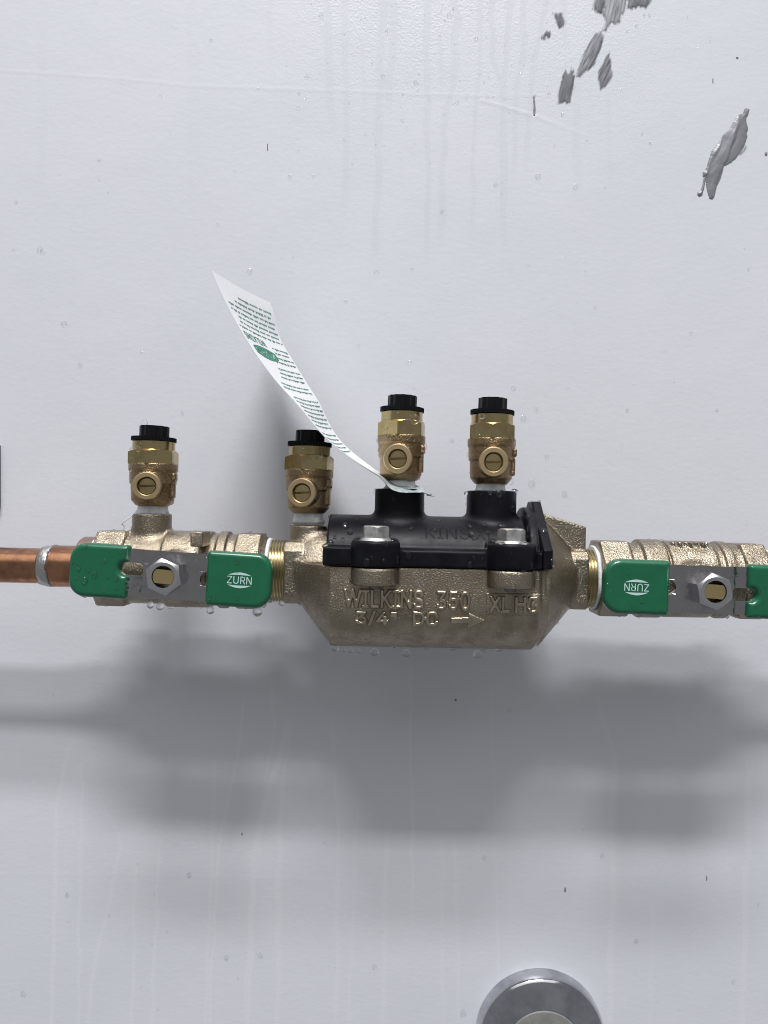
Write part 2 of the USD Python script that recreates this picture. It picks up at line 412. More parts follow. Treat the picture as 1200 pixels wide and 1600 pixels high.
for path, w, k in [
    ([(112, 1150), (88, 1260), (78, 1640)], 7, .45), ([(128, 1180), (122, 1640)], 6, .45), ([(160, 1250), (190, 1320), (150, 1500), (128, 1640)], 8, .4), ([(212, 1330), (205, 1640)], 6, .4),
    ([(250, 1300), (236, 1640)], 6, .4), ([(335, 1180), (320, 1640)], 7, .4), ([(385, 1070), (372, 1180), (340, 1330), (326, 1640)], 5, .5), ([(455, 1120), (420, 1230), (396, 1340), (384, 1640)], 11, .5),
    ([(425, 1050), (428, 1130), (412, 1240), (398, 1380)], 6, .4), ([(452, 1130), (437, 1300), (434, 1640)], 9, .4), ([(520, 1120), (528, 1300), (524, 1640)], 8, .35), ([(560, 1200), (544, 1640)], 5, .3), ([(604, 1280), (598, 1640)], 9, .3),
    ([(641, 1030), (643, 1180), (645, 1450)], 5, .6), ([(690, 1300), (693, 1640)], 6, .3), ([(712, 1300), (716, 1640)], 6, .3), ([(764, 1020), (772, 1200), (783, 1640)], 4, .4),
    ([(930, 1080), (960, 1180), (958, 1350), (951, 1640)], 12, .4), ([(1172, 1160), (1158, 1640)], 12, .35), ([(1020, 1400), (1015, 1640)], 6, .25)]:
    pale = np.maximum(pale, k * run(path, w))
nz2 = meshkit.fbm(np.stack([PX * 0.012, PY * 0.012, 0 * PX], -1), 3, 5)
mist = np.clip((330 - PY) / 260, 0, 1) * np.clip((PX - 380) / 160, 0, 1) * np.clip((1120 - PX) / 160, 0, 1) * (0.3 + 1.1 * nz2) * (1 - np.clip(dark * 1.3, 0, 1)) * 2.2
lift = np.zeros_like(PX)                        # ridges and scratches in the paint
seam = np.interp(PX, [-100, 0, 150, 300, 520, 760, 1300], [100, 110, 120, 134, 142, 150, 148])
lift += 0.16 * np.exp(-((PY - seam) / 2.2) ** 2) * np.clip((930 - PX) / 200, 0, 1)
seam2 = np.interp(PX, [0, 200, 400, 620], [1366, 1368, 1372, 1380])
lift += 0.08 * np.exp(-((PY - seam2) / 3) ** 2) * np.clip((620 - PX) / 200, 0, 1)
scr = np.interp(PX, [750, 835, 935], [156, 181, 220])
lift += 0.4 * np.exp(-((PY - scr) / 2.0) ** 2) * ((PX > 750) & (PX < 930)) * np.clip((945 - PX) / 110, 0.1, 1)
lift -= 1.6 * np.exp(-((PX - 834.5) / 1.6) ** 2) * ((PY > 150) & (PY < 181))
lift += 0.9 * (meshkit.fbm(np.stack([PX * 0.01, PY * 0.01, 0 * PX], -1), 3, 11) - 0.5)
fine = (abs(GX) < 720) & (abs(GZ) < 960)
v = W0(np.stack([GX, WALL - np.where(fine, lift, 0), GZ], -1).reshape(-1, 3))
ii, jj = np.meshgrid(np.arange(len(gx) - 1), np.arange(len(gz) - 1), indexing='ij')
a = (ii * len(gz) + jj).ravel(); b = a + len(gz)
wall = part('wall', (v, np.vstack([np.stack([a, b, b + 1], 1), np.stack([a, b + 1, a + 1], 1)])), 'wall_paint', smooth=True)
data(wall, 'white painted wall with water runs and beads behind the pipework', 'wall', kind='structure')
UsdGeom.PrimvarsAPI(wall).CreatePrimvar('marks', Sdf.ValueTypeNames.Color3fArray, 'vertex').Set(
    Vt.Vec3fArray.FromNumpy(np.stack([dark, pale, mist], -1).reshape(-1, 3).astype(np.float32)))

# ------------------------------------------------------------------ bronze check valve body
BX = [-152, -130, -77, 222, 283, 309]


def half_w(x): return np.interp(x, BX, [47, 47, 103, 103, 47, 47])


def depth_z(x): return np.interp(x, BX, [47, 47, 111, 111, 47, 47])


PW = 2.7


def body_sdf(x, y, z):
    w, zb = half_w(x), depth_z(x)
    z0 = -0.28 * zb
    zz = np.maximum((z0 - z) / (z0 + zb), 0)
    low = ((abs(y) / w) ** PW + zz ** PW + 1e-9) ** (1 / PW) - 1
    low = smax(low * np.minimum(w, zb) * 0.85, np.maximum(z - 17, span(x, -131, 284)), 3)
    d = smin(low, np.sqrt((x + 96) ** 2 + y ** 2 + (z - 4) ** 2) - 60, 10)
    d = smin(d, scyl(np.hypot(x + 120, y), 28.5, span(z, 0, 72), 2.5), 9)
    d = smin(d, scyl(np.hypot(y, z), 44, span(x, -165, -120), 2), 4)
    hexd = np.maximum(sbox(x, y, z, (-137.5, 0, 0), (14, 47, 47), 3), (abs(y) + abs(z)) * 0.7071 - 57)
    d = smin(d, hexd, 3)
    R = np.interp(x, [238, 291], [101, 45]); zc = np.interp(x, [238, 290], [-6, 0])
    cone = smax((np.hypot(y, z - zc) - R) * 0.72, span(x, 232, 300), 3)
    d = smin(d, cone, 8)
    web = smax(np.maximum(span(x, 238, 309), (z - (97 - (x - 245) * 0.29)) * 0.96), np.maximum(abs(y) - 23, 20 - z), 3)
    d = smin(d, web, 4)
    d = smin(d, np.maximum(sbox(x, y, z, (297, 0, -3), (12, 46, 44), 3), (abs(y) + abs(z + 3)) * 0.7071 - 56), 4)
    for bx_ in (-13, 181):
        d = smin(d, scyl(np.hypot(x - bx_, abs(y) - 101), 33.5, span(z, -9, 16.5), 4), 4)
    # a shallow plate that carries the cast size mark
    return d


def front(x, z):
    """The body's front surface."""
    w, zb = half_w(x), depth_z(x)
    z0 = -0.28 * zb
    zz = np.clip((z0 - z) / (z0 + zb), 0, 0.98)
    return -w * (1 - zz ** PW) ** (1 / PW) * 1.0


body_mesh = nets(body_sdf, (-170, -142, -118), (316, 142, 104), 1.7)
valve = thing('check_valve', W((66, 0, -111)), 'bronze double check valve with black cover and four brass test cocks around it', 'valve')
body = part('body', place(body_mesh), 'cast_bronze', valve, smooth=True)
low_y = lambda X, Z: front(X, Z) + 0.6


def letters(text, x0, x1, z0, z1, h=4.4, surf=low_y, m='cast_letters', parent=body, bold=True, name='raised_lettering', slope=0.8, stroke=0.9):
    g = shapely.affinity.translate(text_shape(text, x1 - x0 - 1.0, z1 - z0 - 1.0, bold), x0 + 0.5, z0 + 0.5).buffer(stroke)
    part(name, place(relief(g, surf, h, slope, 0.6)), m, parent, smooth=True)


pad = shapely.box(147, -50, 231, -17)
part('marking_pad', place(relief(pad, low_y, 1.6, 1.2, 0.9)), 'cast_bronze', body, smooth=True)
letters('WILKINS', -57, 58, -43, -15)
letters('350', 75, 124, -43.5, -15.5)
letters('3/4"', -40, 20, -68, -46.5, 4.4, stroke=1.1)
letters('DC', 42, 79, -67, -45.5, 4.4, stroke=1.1)
arrow = Polygon([(97, -59.5), (122, -58), (122, -50), (145, -56.5), (123, -67.5), (122, -63.5), (97, -64)])
arrow = Polygon([(97, -62), (122, -60.5), (122, -67), (145, -57), (122, -47), (122, -53), (97, -54.5)])
part('raised_arrow', place(relief(arrow.buffer(0.8), low_y, 3.4, 0.8, 0.6)), 'cast_letters', body, smooth=True)
pad_y = lambda X, Z: front(X, Z) - 0.9
letters('XL', 151, 181, -45.5, -21.5, 3.4, pad_y)
letters('H3', 187, 221, -45.5, -21.5, 3.4, pad_y)


# black plastic cover
def cover_sdf(x, y, z):
    bar = scyl(np.hypot(y, z - 12), 78, span(x, -86, 232), 3)
    bar = np.maximum(bar, 17 - z)
    d = smin(bar, sbox(x, y, z, (69, 0, 29), (157, 106, 12), 2.5), 5)
    d = smin(d, sbox(x, y, z, (-69, 0, 31), (19, 110, 13), 2.5), 2)
    for bx_ in (-13, 181):
        d = smin(d, scyl(np.hypot(x - bx_, abs(y) - 101), 35, span(z, 17, 54), 5), 6)
        d = smin(d, sbox(x, y, z, (bx_, 0, 35), (30, 101, 17), 3), 6)
    for bx_ in (22, 165.5):
        d = smin(d, scyl(np.hypot(x - bx_, y), 38.5, span(z, 30, 131), 1.6), 11)
    ring = np.maximum(scyl(np.hypot(y, z - 12), 95, span(x, 211, 226), 4), 20 - z)
    d = smin(d, ring, 3)
    prof = np.maximum(np.maximum(abs(y) - 112, z - 116), (abs(y) - 18) * 0.60 + (z - 116) * 0.80)
    plate = smax(np.maximum(span(x, 225, 239), 18 - z), prof, 2)
    return np.minimum(d, plate)


cover_mesh = nets(cover_sdf, (-96, -144, 12), (246, 144, 138), 1.8)
cover = part('cover', place(cover_mesh), 'black_plastic', valve, smooth=True, label='black plastic top cover with two round bosses')


def barrel_front(X, Z):
    return -np.sqrt(np.maximum(78.0 ** 2 - (Z - 12) ** 2, 1.0)) + 0.4


g = shapely.affinity.translate(text_shape('KINS', 66, 17, False), 60, 57)
part('moulded_lettering', place(relief(g, barrel_front, 1.0, 0.8, 0.6)), 'black_plastic', cover, smooth=True)
g = shapely.affinity.translate(text_shape('XL', 30, 17, False), 134, 57)
part('moulded_lettering', place(relief(g, barrel_front, 1.0, 0.8, 0.6)), 'black_plastic', cover, smooth=True)


def prism(n, af, h, chamfer=0.0, turn=0.0):
    """Regular prism across flats af standing on z = 0, its rim chamfered by a cone."""
    a = (np.arange(n) + 0.5) * 2 * np.pi / n + turn
    R = af / 2 / math.cos(math.pi / n)
    m = mf.Manifold.extrude(mf.CrossSection([np.stack([R * np.cos(a), R * np.sin(a)], 1).tolist()]), h)
    if chamfer:
        top = mf.Manifold.cylinder(h + 2 * chamfer, af / 2 + (h + chamfer * 2) / 0.55 + 0.0, 0.1, 96) if False else mf.Manifold.revolve(
            mf.CrossSection([[(0, -1), (R + 5, -1), (R + 5, h - 0.62 * (R + 5 - af / 2 + chamfer)), (af / 2 - chamfer, h + 0.001), (0, h + 0.001)]]), 96)
        m = m ^ top
    return m


def bolt_at(bx_, by, turn):
    head = prism(6, 35, 19, 1.5, turn).translate([0, 0, 2])
    fl = mf.Manifold.cylinder(3.5, 23.5, 20.5, 48)
    return place((head + fl).translate([bx_, by, 54]))


for bx_, by, tn in ((-13, -101, 0.15), (181, -101, 0.55), (-13, 101, 0.2), (181, 101, 0.4)):
    part('cover_bolt', bolt_at(bx_, by, tn), 'bolt_zinc', valve)
    part('bolt_end', place(lathe([(0, -14.5), (8, -14.5), (9, -13.5), (9, -6), (0, -6)], 'z', 24, (bx_, by, 0))), 'dark_zinc', valve)


def thread(x0, x1, r, pitch=4.6, depth=2.2):
    t = np.arange(x0, x1 + 0.1, pitch / 6)
    ph = (t / pitch) % 1
    rr = r - depth * (1 - np.abs(np.clip(np.abs(ph - 0.5) * 2.6, 0, 1)))
    return [(0, x0)] + list(zip(rr, t)) + [(0, x1)]


part('threaded_neck', place(lathe(thread(-185, -148, 48.5), 'x', 96)), 'thread_brass', valve, 40)
part('threaded_neck', place(lathe(thread(300, 338, 46.5), 'x', 96, (0, 0, -2))), 'thread_brass', valve, 40)


# ------------------------------------------------------------------ ball valves
def ball_sdf(cock):
    def fn(x, y, z):
        r = np.hypot(y, z)
        octo = np.maximum(np.maximum(abs(y), abs(z)) - 57.5, (abs(y) + abs(z)) * 0.7071 - 59.5)
        d = smax(octo, span(x, -130, -84), 4)
        d = np.minimum(d, smax(octo, span(x, 84, 122), 4))
        d = smin(d, smax(r - np.interp(x, [120, 131], [57, 49]), span(x, 110, 131), 1.5), 2)
        d = smin(d, scyl(r, 55, span(x, -90, 90), 2), 2)
        d = smin(d, scyl(r, 59.5, span(x, -26, 44), 3), 3)
        d = smin(d, scyl(r, 60.0, span(x, 55, 70), 2.5), 2.5)
        if cock:
            d = smin(d, scyl(np.hypot(x + 54, y), 30, span(z, 0, 85), 2), 8)
            d = smin(d, sbox(x, y, z, (38, -66, 50), (9, 26, 11), 2), 2)
        else:
            d = smin(d, scyl(r, 61.0, span(x, -66, -30), 3), 3)
            for k in range(7):
                d = smin(d, sbox(x, y, z, (-18 + k * 8.5 + (k % 3) * 1.2, -20 - (k % 2) * 3, 54.4), (2.4, 11, 4.6), 1.6), 2)
        d = smin(d, scyl(np.hypot(x, z), 30, span(y, -92, 0), 2), 8)
        d = smin(d, scyl(np.hypot(x, z), 20, span(y, -108, 0), 1), 2)
        return d
    return fn


def grip_sdf(x0, x1, hz, notch, outer):
    """Dipped grip: outer = -1 when its round end is on the left."""
    def fn(x, y, z):
        cx, hx = (x0 + x1) / 2, (x1 - x0) / 2
        r = np.where((x - cx) * outer > 0, 24.0, 5.0)
        qx, qz = abs(x - cx) - hx + r, abs(z) - hz + r
        pl = np.hypot(np.maximum(qx, 0), np.maximum(qz, 0)) + np.minimum(np.maximum(qx, qz), 0) - r
        if notch:
            pl = smax(pl, -(np.hypot(np.maximum(np.abs(x - x1) - 3, 0), z - 5) - 9.5), 3)
        e = 7.5
        return rd(pl + e, abs(y) - 11 + e) - e
    return fn


def vmap(cx, cz, ang):
    """handle frame (x, depth forward, z) about the stem -> pipe units"""
    c, s_ = math.cos(ang), math.sin(ang)

    def fn(p):
        p = np.asarray(p, float)
        return W(np.stack([cx + p[..., 0] * c - p[..., 2] * s_, p[..., 1], cz + p[..., 0] * s_ + p[..., 2] * c], -1))
    return fn


HY = -113.0                                    # front of the handle plate
bump_step = lambda x: 6.0 * (np.clip((-x - 33) / 10, 0, 1) + 0.55 * np.clip((x - 47) / 5, 0, 1))


def plate_mesh():
    cs = mf.CrossSection([[(-132, -34), (138, -34), (138, 34), (-132, 34)]])
    slot = mf.CrossSection([[(-80, -4), (-40, -4), (-36, 0), (-36, 10), (-40, 14), (-80, 14)]])
    hole = mf.CrossSection.circle(10.5, 32).translate([56, -2])
    m = mf.Manifold.extrude(cs - slot - hole - mf.CrossSection.circle(14, 32), 6.5).refine_to_length(5.0)
    v, f = vf(m)
    # extruded z: 0 = back, 6.5 = front
    edge = 1.0
    vv = np.stack([v[:, 0], HY + 6.5 - v[:, 2] + bump_step(v[:, 0]), v[:, 1]], 1)
    return vv, f[:, ::-1] if trimesh.Trimesh(vv, f, process=False).volume < 0 else f


def logo(cx, cz, w):
    h = w * 0.36
    s1 = w / 108.0
    g = [shapely.affinity.translate(text_shape('ZURN', w, w * 0.30, False), -w / 2, -w * 0.15)]
    for sg in (1, -1):
        t = np.linspace(-1, 1, 25)
        up = np.stack([t * w * 0.46, sg * (w * 0.20 + w * 0.115 * (1 - t ** 2))], 1)
        dn = np.stack([t[::-1] * w * 0.46, sg * (w * 0.195 + w * 0.02 * (1 - t[::-1] ** 2))], 1)
        g.append(Polygon(np.vstack([up, dn])).buffer(0))
    return [shapely.affinity.translate(q, cx, cz) for q in g]


def turn_flat(m, y):
    v, f = vf(m)
    vv = np.stack([v[:, 0], y - v[:, 2], v[:, 1]], 1)
    return vv, f[:, ::-1] if trimesh.Trimesh(vv, f, process=False).volume < 0 else f


grip_left = nets(grip_sdf(-141, -57, 38.5, True, -1), (-146, -14, -44), (-50, 14, 44), 1.0)
grip_right = nets(grip_sdf(54, 147, 39, False, 1), (48, -14, -44), (152, 14, 44), 1.0)
plate0 = plate_mesh()
nut0 = prism(6, 45.5, 25, 2.4, 0.18) - mf.Manifold.cylinder(60, 15.5, -1, 48).translate([0, 0, -5])
stem0 = mf.Manifold.extrude(mf.CrossSection.circle(14.6, 48) ^ mf.CrossSection.square([40, 19.5], True), 45)
WORLD_MESHES = {}


def ball_valve(name, cx, cock, stem, ang, label, base):
    t = thing(name, W((cx, 0, -60)), label, 'ball valve')
    bm = nets(ball_sdf(cock), (-134, -112, -66), (136, 66, 92), 1.7)
    v, f = bm
    bw = (W(v + [cx, 0, 0]), f)
    part('body', bw, 'cast_bronze', t, smooth=True)
    fn = vmap(stem[0], stem[1], ang)
    pw = place(plate0, fn)
    h = part('handle', pw, 'steel', t, 25)
    yg = HY + 6.0
    for gm, lb in ((grip_left, 'green vinyl grip with a notch beside the slot'), (grip_right, 'green vinyl grip with a white printed logo')):
        gv = gm[0] + [0, yg + 3, 0]
        part('grip', (fn(gv), gm[1]), 'green_vinyl', h, smooth=True, label=lb)
    flip = 1
    for q in logo(102, 0, 35):
        part('printed_logo', place(turn_flat(flat(q, 0.35), yg + 3 - 11.0 + 0.1), fn), 'logo_white', h, False)
    nv = turn_flat(nut0, HY)
    part('nut', place(nv, fn), 'zinc', t, 25)
    part('stem', place(turn_flat(stem0.rotate([0, 0, -3]), HY + 22), fn), 'stem_brass', t, 25)
    WORLD_MESHES[name + str(cx)] = [bw, pw, (fn(grip_left[0] + [0, yg + 3, 0]), grip_left[1]), (fn(grip_right[0] + [0, yg + 3, 0]), grip_right[1])]
    return t


lv = ball_valve('ball_valve', -310, True, (-306, -1), -0.046, 'left ball valve on the copper pipe with steel lever, two green grips and upright logo', -440)
rv = ball_valve('ball_valve', 458, False, (459, -6), math.pi - 0.017, 'right ball valve cut by the frame edge with an upside-down logo on its green grip', 588)
part('sealing_tape', place(lathe([(0, -182), (49, -182), (51, -179), (50, -174), (0, -174)], 'x', 64, wob=2.5, seed=3)), 'tape', lv, smooth=True)
part('sealing_tape', place(lathe([(0, 322), (47, 322), (49, 324), (49.5, 329), (0, 330)], 'x', 64, wob=5, seed=4)), 'tape', rv, smooth=True)
part('sealing_tape', place(lathe([(0, -450), (45, -450), (48, -447), (48, -438), (0, -438)], 'x', 64, wob=4, seed=5)), 'tape', lv, smooth=True)
part('sealing_tape', place(lathe([(0, 587), (50, 587), (50, 592), (46, 597), (0, 597)], 'x', 64, wob=4, seed=6)), 'tape', rv, smooth=True)
# a loose thread of tape at the root of the left cock
wp = [px(214, 797, -18), px(206, 806, -20), px(197, 813, -22), px(190, 819, -20), px(195, 823, -18), px(193, 828, -17), px(199, 829, -16)]
part('loose_tape_thread', place(tube(np.array(wp), 0.8, 6), W0), 'tape', lv, smooth=True)

# ------------------------------------------------------------------ copper pipes
lp = thing('copper_pipe', W((-700, 0, -28)), 'copper pipe entering from the left edge with a silver solder ring', 'pipe')
part('tube', place(lathe([(0, -2600), (27.5, -2600), (27.5, -505), (0, -505)], 'x', 64)), 'copper', lp)
part('solder_ring', place(lathe([(0, -536), (28, -534), (30.5, -530), (32, -524), (33, -518), (33, -513), (0, -512)], 'x', 64, wob=4.5, seed=8)), 'solder', lp, smooth=True)
part('coupling', place(lathe([(0, -519), (31.5, -519), (32.5, -516), (32.5, -478), (0, -478)], 'x', 64)), 'copper', lp)
part('adapter', place(lathe([(0, -479), (31, -479), (36, -474), (45, -470), (47, -467), (47, -447), (0, -446)], 'x', 64)), 'dull_copper', lp, label='dull pinkish copper adapter behind the green grip')
rp = thing('copper_pipe', W((700, 0, -28)), 'copper adapter just showing at the right edge behind the valve', 'pipe')
part('fitting', place(lathe([(0, 594), (46, 594), (47, 597), (47, 618), (36, 624), (32, 628), (32, 665), (0, 665)], 'x', 64)), 'dull_copper', rp)
part('tube', place(lathe([(0, 660), (27.5, 660), (27.5, 2600), (0, 2600)], 'x', 64)), 'copper', rp)


# ------------------------------------------------------------------ test cocks
def cock_sdf(x, y, z):
    r = np.hypot(x, y)
    d = scyl(r, np.interp(z, [0, 9, 34, 36, 56], [25, 32.5, 33.5, 35.5, 36.0]), span(z, 0, 57), 2)
    d = smin(d, scyl(r, 37.5, span(z, 56, 68), 2), 2.5)
    d = smin(d, scyl(np.hypot(x, z - 31), 21.5, span(y, -42, 0), 1.2), 3)
    d = smin(d, sbox(x, y, z, (33, -8, 26), (3, 6, 13), 2), 2)
    d = smin(d, sbox(x, y, z, (35, -8, 47), (3, 8, 6), 2), 2)
    return np.maximum(d, -np.maximum(np.hypot(x, z - 31) - 14.5, y + 36))


cm = nets(cock_sdf, (-44, -48, -4), (44, 44, 74), 1.0)
cock_label = {0: 'test cock on the left ball valve with a bent thread of white tape below', 1: 'test cock on the bronze neck under the paper tag',
              2: 'test cock whose neck pierces the wet end of the paper tag', 3: 'rightmost test cock on the black cover with its dust cap raised off the collar'}


def on_cock(mesh):
    v, f = vf(mesh)
    return v * S, f


protos = {}
c0 = None
places = [((-363.5, 0, 97), 4, 0.965), ((-120, 0, 90.5), -9, 1.0), ((23, 0, 144), -8, 1.03), ((164, 0, 141.5), -3, 1.04)]
COCK_M = []
for i, (pos, yaw, sz) in enumerate(places):
    A = math.radians(yaw)
    Rz = np.array([[math.cos(A), math.sin(A), 0], [-math.sin(A), math.cos(A), 0], [0, 0, 1]])      # row vectors
    Ry = np.array([[CT, 0, -ST], [0, 1, 0], [ST, 0, CT]])
    m = np.eye(4); m[:3, :3] = np.diag([1, 1, sz]) @ Rz @ Ry; m[3, :3] = W(pos)
    COCK_M.append(m)
    x = UsdGeom.Xform.Define(stage, child_path(None, 'test_cock'))
    x.AddTransformOp().Set(Gf.Matrix4d(*m.ravel().tolist()))
    data(x.GetPrim(), 'brass ' + cock_label[i], 'test cock', 'brass test cocks with black dust caps')
    if i == 0:
        c0 = x.GetPrim(); ORIGIN[str(c0.GetPath())] = np.zeros(3)
        part('body', on_cock(cm), 'cock_bronze', c0, smooth=True)
        part('port_ring', on_cock(lathe([(14.2, 36), (14.2, 43.5), (15, 44.2), (20.6, 44.2), (21.8, 43), (21.8, 36)], 'y', 64, (0, 0, 31))), 'ring_brass', c0, 35)
        scr_ = mf.Manifold.revolve(mf.CrossSection([[(0, 0), (13.2, 0), (13.2, 7), (12.2, 8.6), (7, 9.6), (0, 9.9)]]), 48) - mf.Manifold.cube([40, 3.4, 10], True).rotate([0, 0, 3]).translate([0, 0, 6.0])
        v, f = turn_flat(scr_, -31)
        part('screw', on_cock((v + [0, 0, 31], f)), 'brass', c0, 30)
        part('hex_nut', on_cock(prism(6, 68, 23, 1.2, -0.05).translate([0, 0, 67])), 'brass', c0, 25)
        part('collar', on_cock(lathe([(0, 88), (32.3, 88), (32.3, 103), (31.3, 104), (0, 104)], 'z', 64)), 'brass', c0, 35)
        ang = np.arange(96) * 2 * np.pi / 96
        rr = np.where(np.arange(96) % 2 == 0, 34.3, 32.9)
        disc = mf.Manifold.extrude(mf.CrossSection([np.stack([rr * np.cos(ang), rr * np.sin(ang)], 1).tolist()]), 6.5)
        a2 = np.arange(48) * 2 * np.pi / 48
        r2 = 22.0 + 0.7 * np.sign(np.sin(a2 * 12))
        knob = mf.Manifold.extrude(mf.CrossSection([np.stack([r2 * np.cos(a2), r2 * np.sin(a2)], 1).tolist()]), 19)
        hollow = mf.Manifold.cylinder(4, 15, 16.5, 40).translate([0, 0, 16])
        cap = disc.translate([0, 0, 103.5]) + (knob - hollow).translate([0, 0, 109]) + mf.Manifold.cylinder(8, 24, 24, 40).translate([0, 0, 98])
        cap = cap.translate([0, 0, -104]).rotate([0, 1.2, 0]).translate([0, 0, 104.6])
        part('dust_cap', on_cock(cap), 'cap_plastic', c0, 25)
        part('sealing_tape', on_cock(lathe([(0, -17), (24, -17), (25, -12), (23.5, -7), (22.5, -1), (21, 3), (0, 3)], 'z', 48, wob=4, seed=9)), 'tape', c0, smooth=True)
    else:
        x.GetPrim().GetReferences().AddInternalReference(c0.GetPath())
        x.GetPrim().SetInstanceable(True)

# ------------------------------------------------------------------ paper tag
N = np.array([(330, 422.5), (351.7, 471.7), (386.7, 534), (426.7, 590), (466.7, 635), (493, 667), (513, 688), (547, 715), (575, 733), (594, 744)], float)
F = np.array([(422, 473), (427, 488), (437, 527), (457, 563), (480, 600), (500, 632), (518, 669), (533, 690), (557, 712), (594, 739)], float)


def resample(p, n):
    s_ = np.concatenate([[0], np.cumsum(np.linalg.norm(np.diff(p, axis=0), axis=1))]); s_ /= s_[-1]
    t = np.linspace(0, 1, n)
    from scipy.interpolate import PchipInterpolator
    return np.stack([PchipInterpolator(s_, p[:, k])(t) for k in range(2)], 1)


NV = 90
t = np.linspace(0, 1, NV)
near = np.array([px(*q, d) for q, d in zip(resample(N, NV), np.interp(t, [0, 0.6, 1], [-88, -84, -60]))])
far = np.array([px(*q, d) for q, d in zip(resample(F, NV), np.interp(t, [0, 0.6, 1], [100, 92, 62]))])
NU = 13
uu = np.linspace(0, 1, NU)
sheet = near[:, None] * (1 - uu[None, :, None]) + far[:, None] * uu[None, :, None]
gn = np.cross(np.gradient(sheet, axis=0), np.gradient(sheet, axis=1)); gn /= np.linalg.norm(gn, axis=2, keepdims=True)
to_cam = np.array([0, -1200.0, 0]) - sheet
if (gn[:40] * to_cam[:40]).sum() < 0:
    gn = -gn
sheet = sheet + gn * (np.sin(uu * np.pi)[None, :, None] * -3.0)


def slab(grid, nrm, th):
    n, m = grid.shape[:2]
    a, b = (grid + nrm * th / 2).reshape(-1, 3), (grid - nrm * th / 2).reshape(-1, 3)
    i, j = np.meshgrid(np.arange(n - 1), np.arange(m - 1), indexing='ij')
    q = np.stack([i * m + j, (i + 1) * m + j, (i + 1) * m + j + 1, i * m + j + 1], -1).reshape(-1, 4)
    k = n * m
    rim = [(i_, 0) for i_ in range(n)] + [(n - 1, j_) for j_ in range(1, m)] + [(i_, m - 1) for i_ in range(n - 2, -1, -1)] + [(0, j_) for j_ in range(m - 2, 0, -1)]
    r = np.array([x_ * m + y_ for x_, y_ in rim]); r2 = np.roll(r, -1)
    f = np.vstack([q[:, [0, 1, 2]], q[:, [0, 2, 3]], q[:, [2, 1, 0]] + k, q[:, [3, 2, 0]] + k, np.stack([r, r + k, r2 + k], 1), np.stack([r, r2 + k, r2], 1)])
    msh = trimesh.Trimesh(np.vstack([a, b]), f, process=False)
    return (msh.vertices, msh.faces[:, ::-1] if msh.volume < 0 else msh.faces)


tag = thing('paper_tag', W0(px(600, 745, 0)), 'white paper tag with green print curling up left from the third test cock', 'tag')
sheet_p = part('sheet', place(slab(sheet, gn, 1.0), W0), 'paper', tag, 40)
fl_n = resample(np.array([(592, 743.5), (598, 750), (608, 761), (624, 768), (643, 770), (660, 771), (676, 777)], float), 40)
fl_f = resample(np.array([(592, 739.5), (606, 741), (620, 745), (634, 749), (648, 757), (660, 764), (668, 770)], float), 40)
t2 = np.linspace(0, 1, 40)
fn3 = np.array([px(*q, d) for q, d in zip(fl_n, np.interp(t2, [0, 0.5, 1], [-60, -56, -44]))])
ff3 = np.array([px(*q, d) for q, d in zip(fl_f, np.interp(t2, [0, 0.5, 1], [62, 40, -24]))])
u2 = np.linspace(0, 1, 16)
flap = fn3[:, None] * (1 - u2[None, :, None]) + ff3[:, None] * u2[None, :, None]
flap[..., 2] += (meshkit.fbm(flap * 0.09, 3, 21) - 0.5) * 9 * np.sin(np.clip(t2 * 1.1, 0.02, 1) * np.pi / 2)[:, None]
flap[-4:, :, 0] += (RNG.random((4, 16)) - 0.6) * np.array([2, 4, 7, 12])[:, None]
fnm = np.cross(np.gradient(flap, axis=0), np.gradient(flap, axis=1)); fnm /= np.linalg.norm(fnm, axis=2, keepdims=True)
part('torn_wet_end', place(slab(flap, fnm, 1.6), W0), 'wet_paper', tag, smooth=True, label='torn grey wet end of the tag around the cock neck')


def on_sheet(m2, off=0.9):
    """(u, v, height) mesh -> the tag's front"""
    v, f = vf(m2)
    u, w = np.clip(v[:, 0], 0, 1) * (NU - 1), np.clip(v[:, 1], 0, 1) * (NV - 1)
    P = np.stack([ndimage.map_coordinates(sheet[..., k], [w, u], order=1) + (off + v[:, 2]) * ndimage.map_coordinates(gn[..., k], [w, u], order=1) for k in range(3)], 1)
    msh = trimesh.Trimesh(P, f, process=False)
    return W0(P), f


LEN, WID = 445.0, 185.0
words = []


def row(v0, u0, u1, hgt=0.0105, let=2.6):
    """A line of small print, read from the far edge to the near one, letters standing as short strokes."""
    u = u1
    while u > u0 + 0.02:
        wl = random.randint(2, 9)
        for k in range(wl):
            d = let * random.uniform(0.6, 1.1) / WID
            tall = hgt * random.choice([0.62, 0.62, 0.62, 1.0])
            if u - d < u0:
                break
            words.append(shapely.box(u - d, v0, u, v0 + tall))
            u -= d + 1.5 / WID
        u -= 3.2 / WID


for v0, u0, u1 in [(.062, .30, .93), (.088, .22, .90), (.113, .06, .95), (.138, .03, .93), (.163, .16, .96), (.188, .12, .94), (.213, .05, .97), (.262, .62, .96), (.287, .60, .93),
                   (.314, .55, .97), (.339, .50, .96), (.380, .42, .95), (.405, .36, .95), (.430, .30, .92), (.470, .12, .9), (.492, .10, .92), (.540, .15, .95), (.563, .12, .93), (.586, .12, .95), (.609, .12, .92),
                   (.632, .14, .95), (.655, .12, .9), (.678, .12, .95), (.72, .12, .92), (.745, .12, .9), (.77, .14, .92), (.795, .12, .9), (.82, .12, .9)]:
    row(v0, u0, u1)
part('printed_text', on_sheet(trimesh.util.concatenate([trimesh.creation.extrude_polygon(w_, 0.15, engine='earcut') for w_ in words])), 'green_print', sheet_p, False)


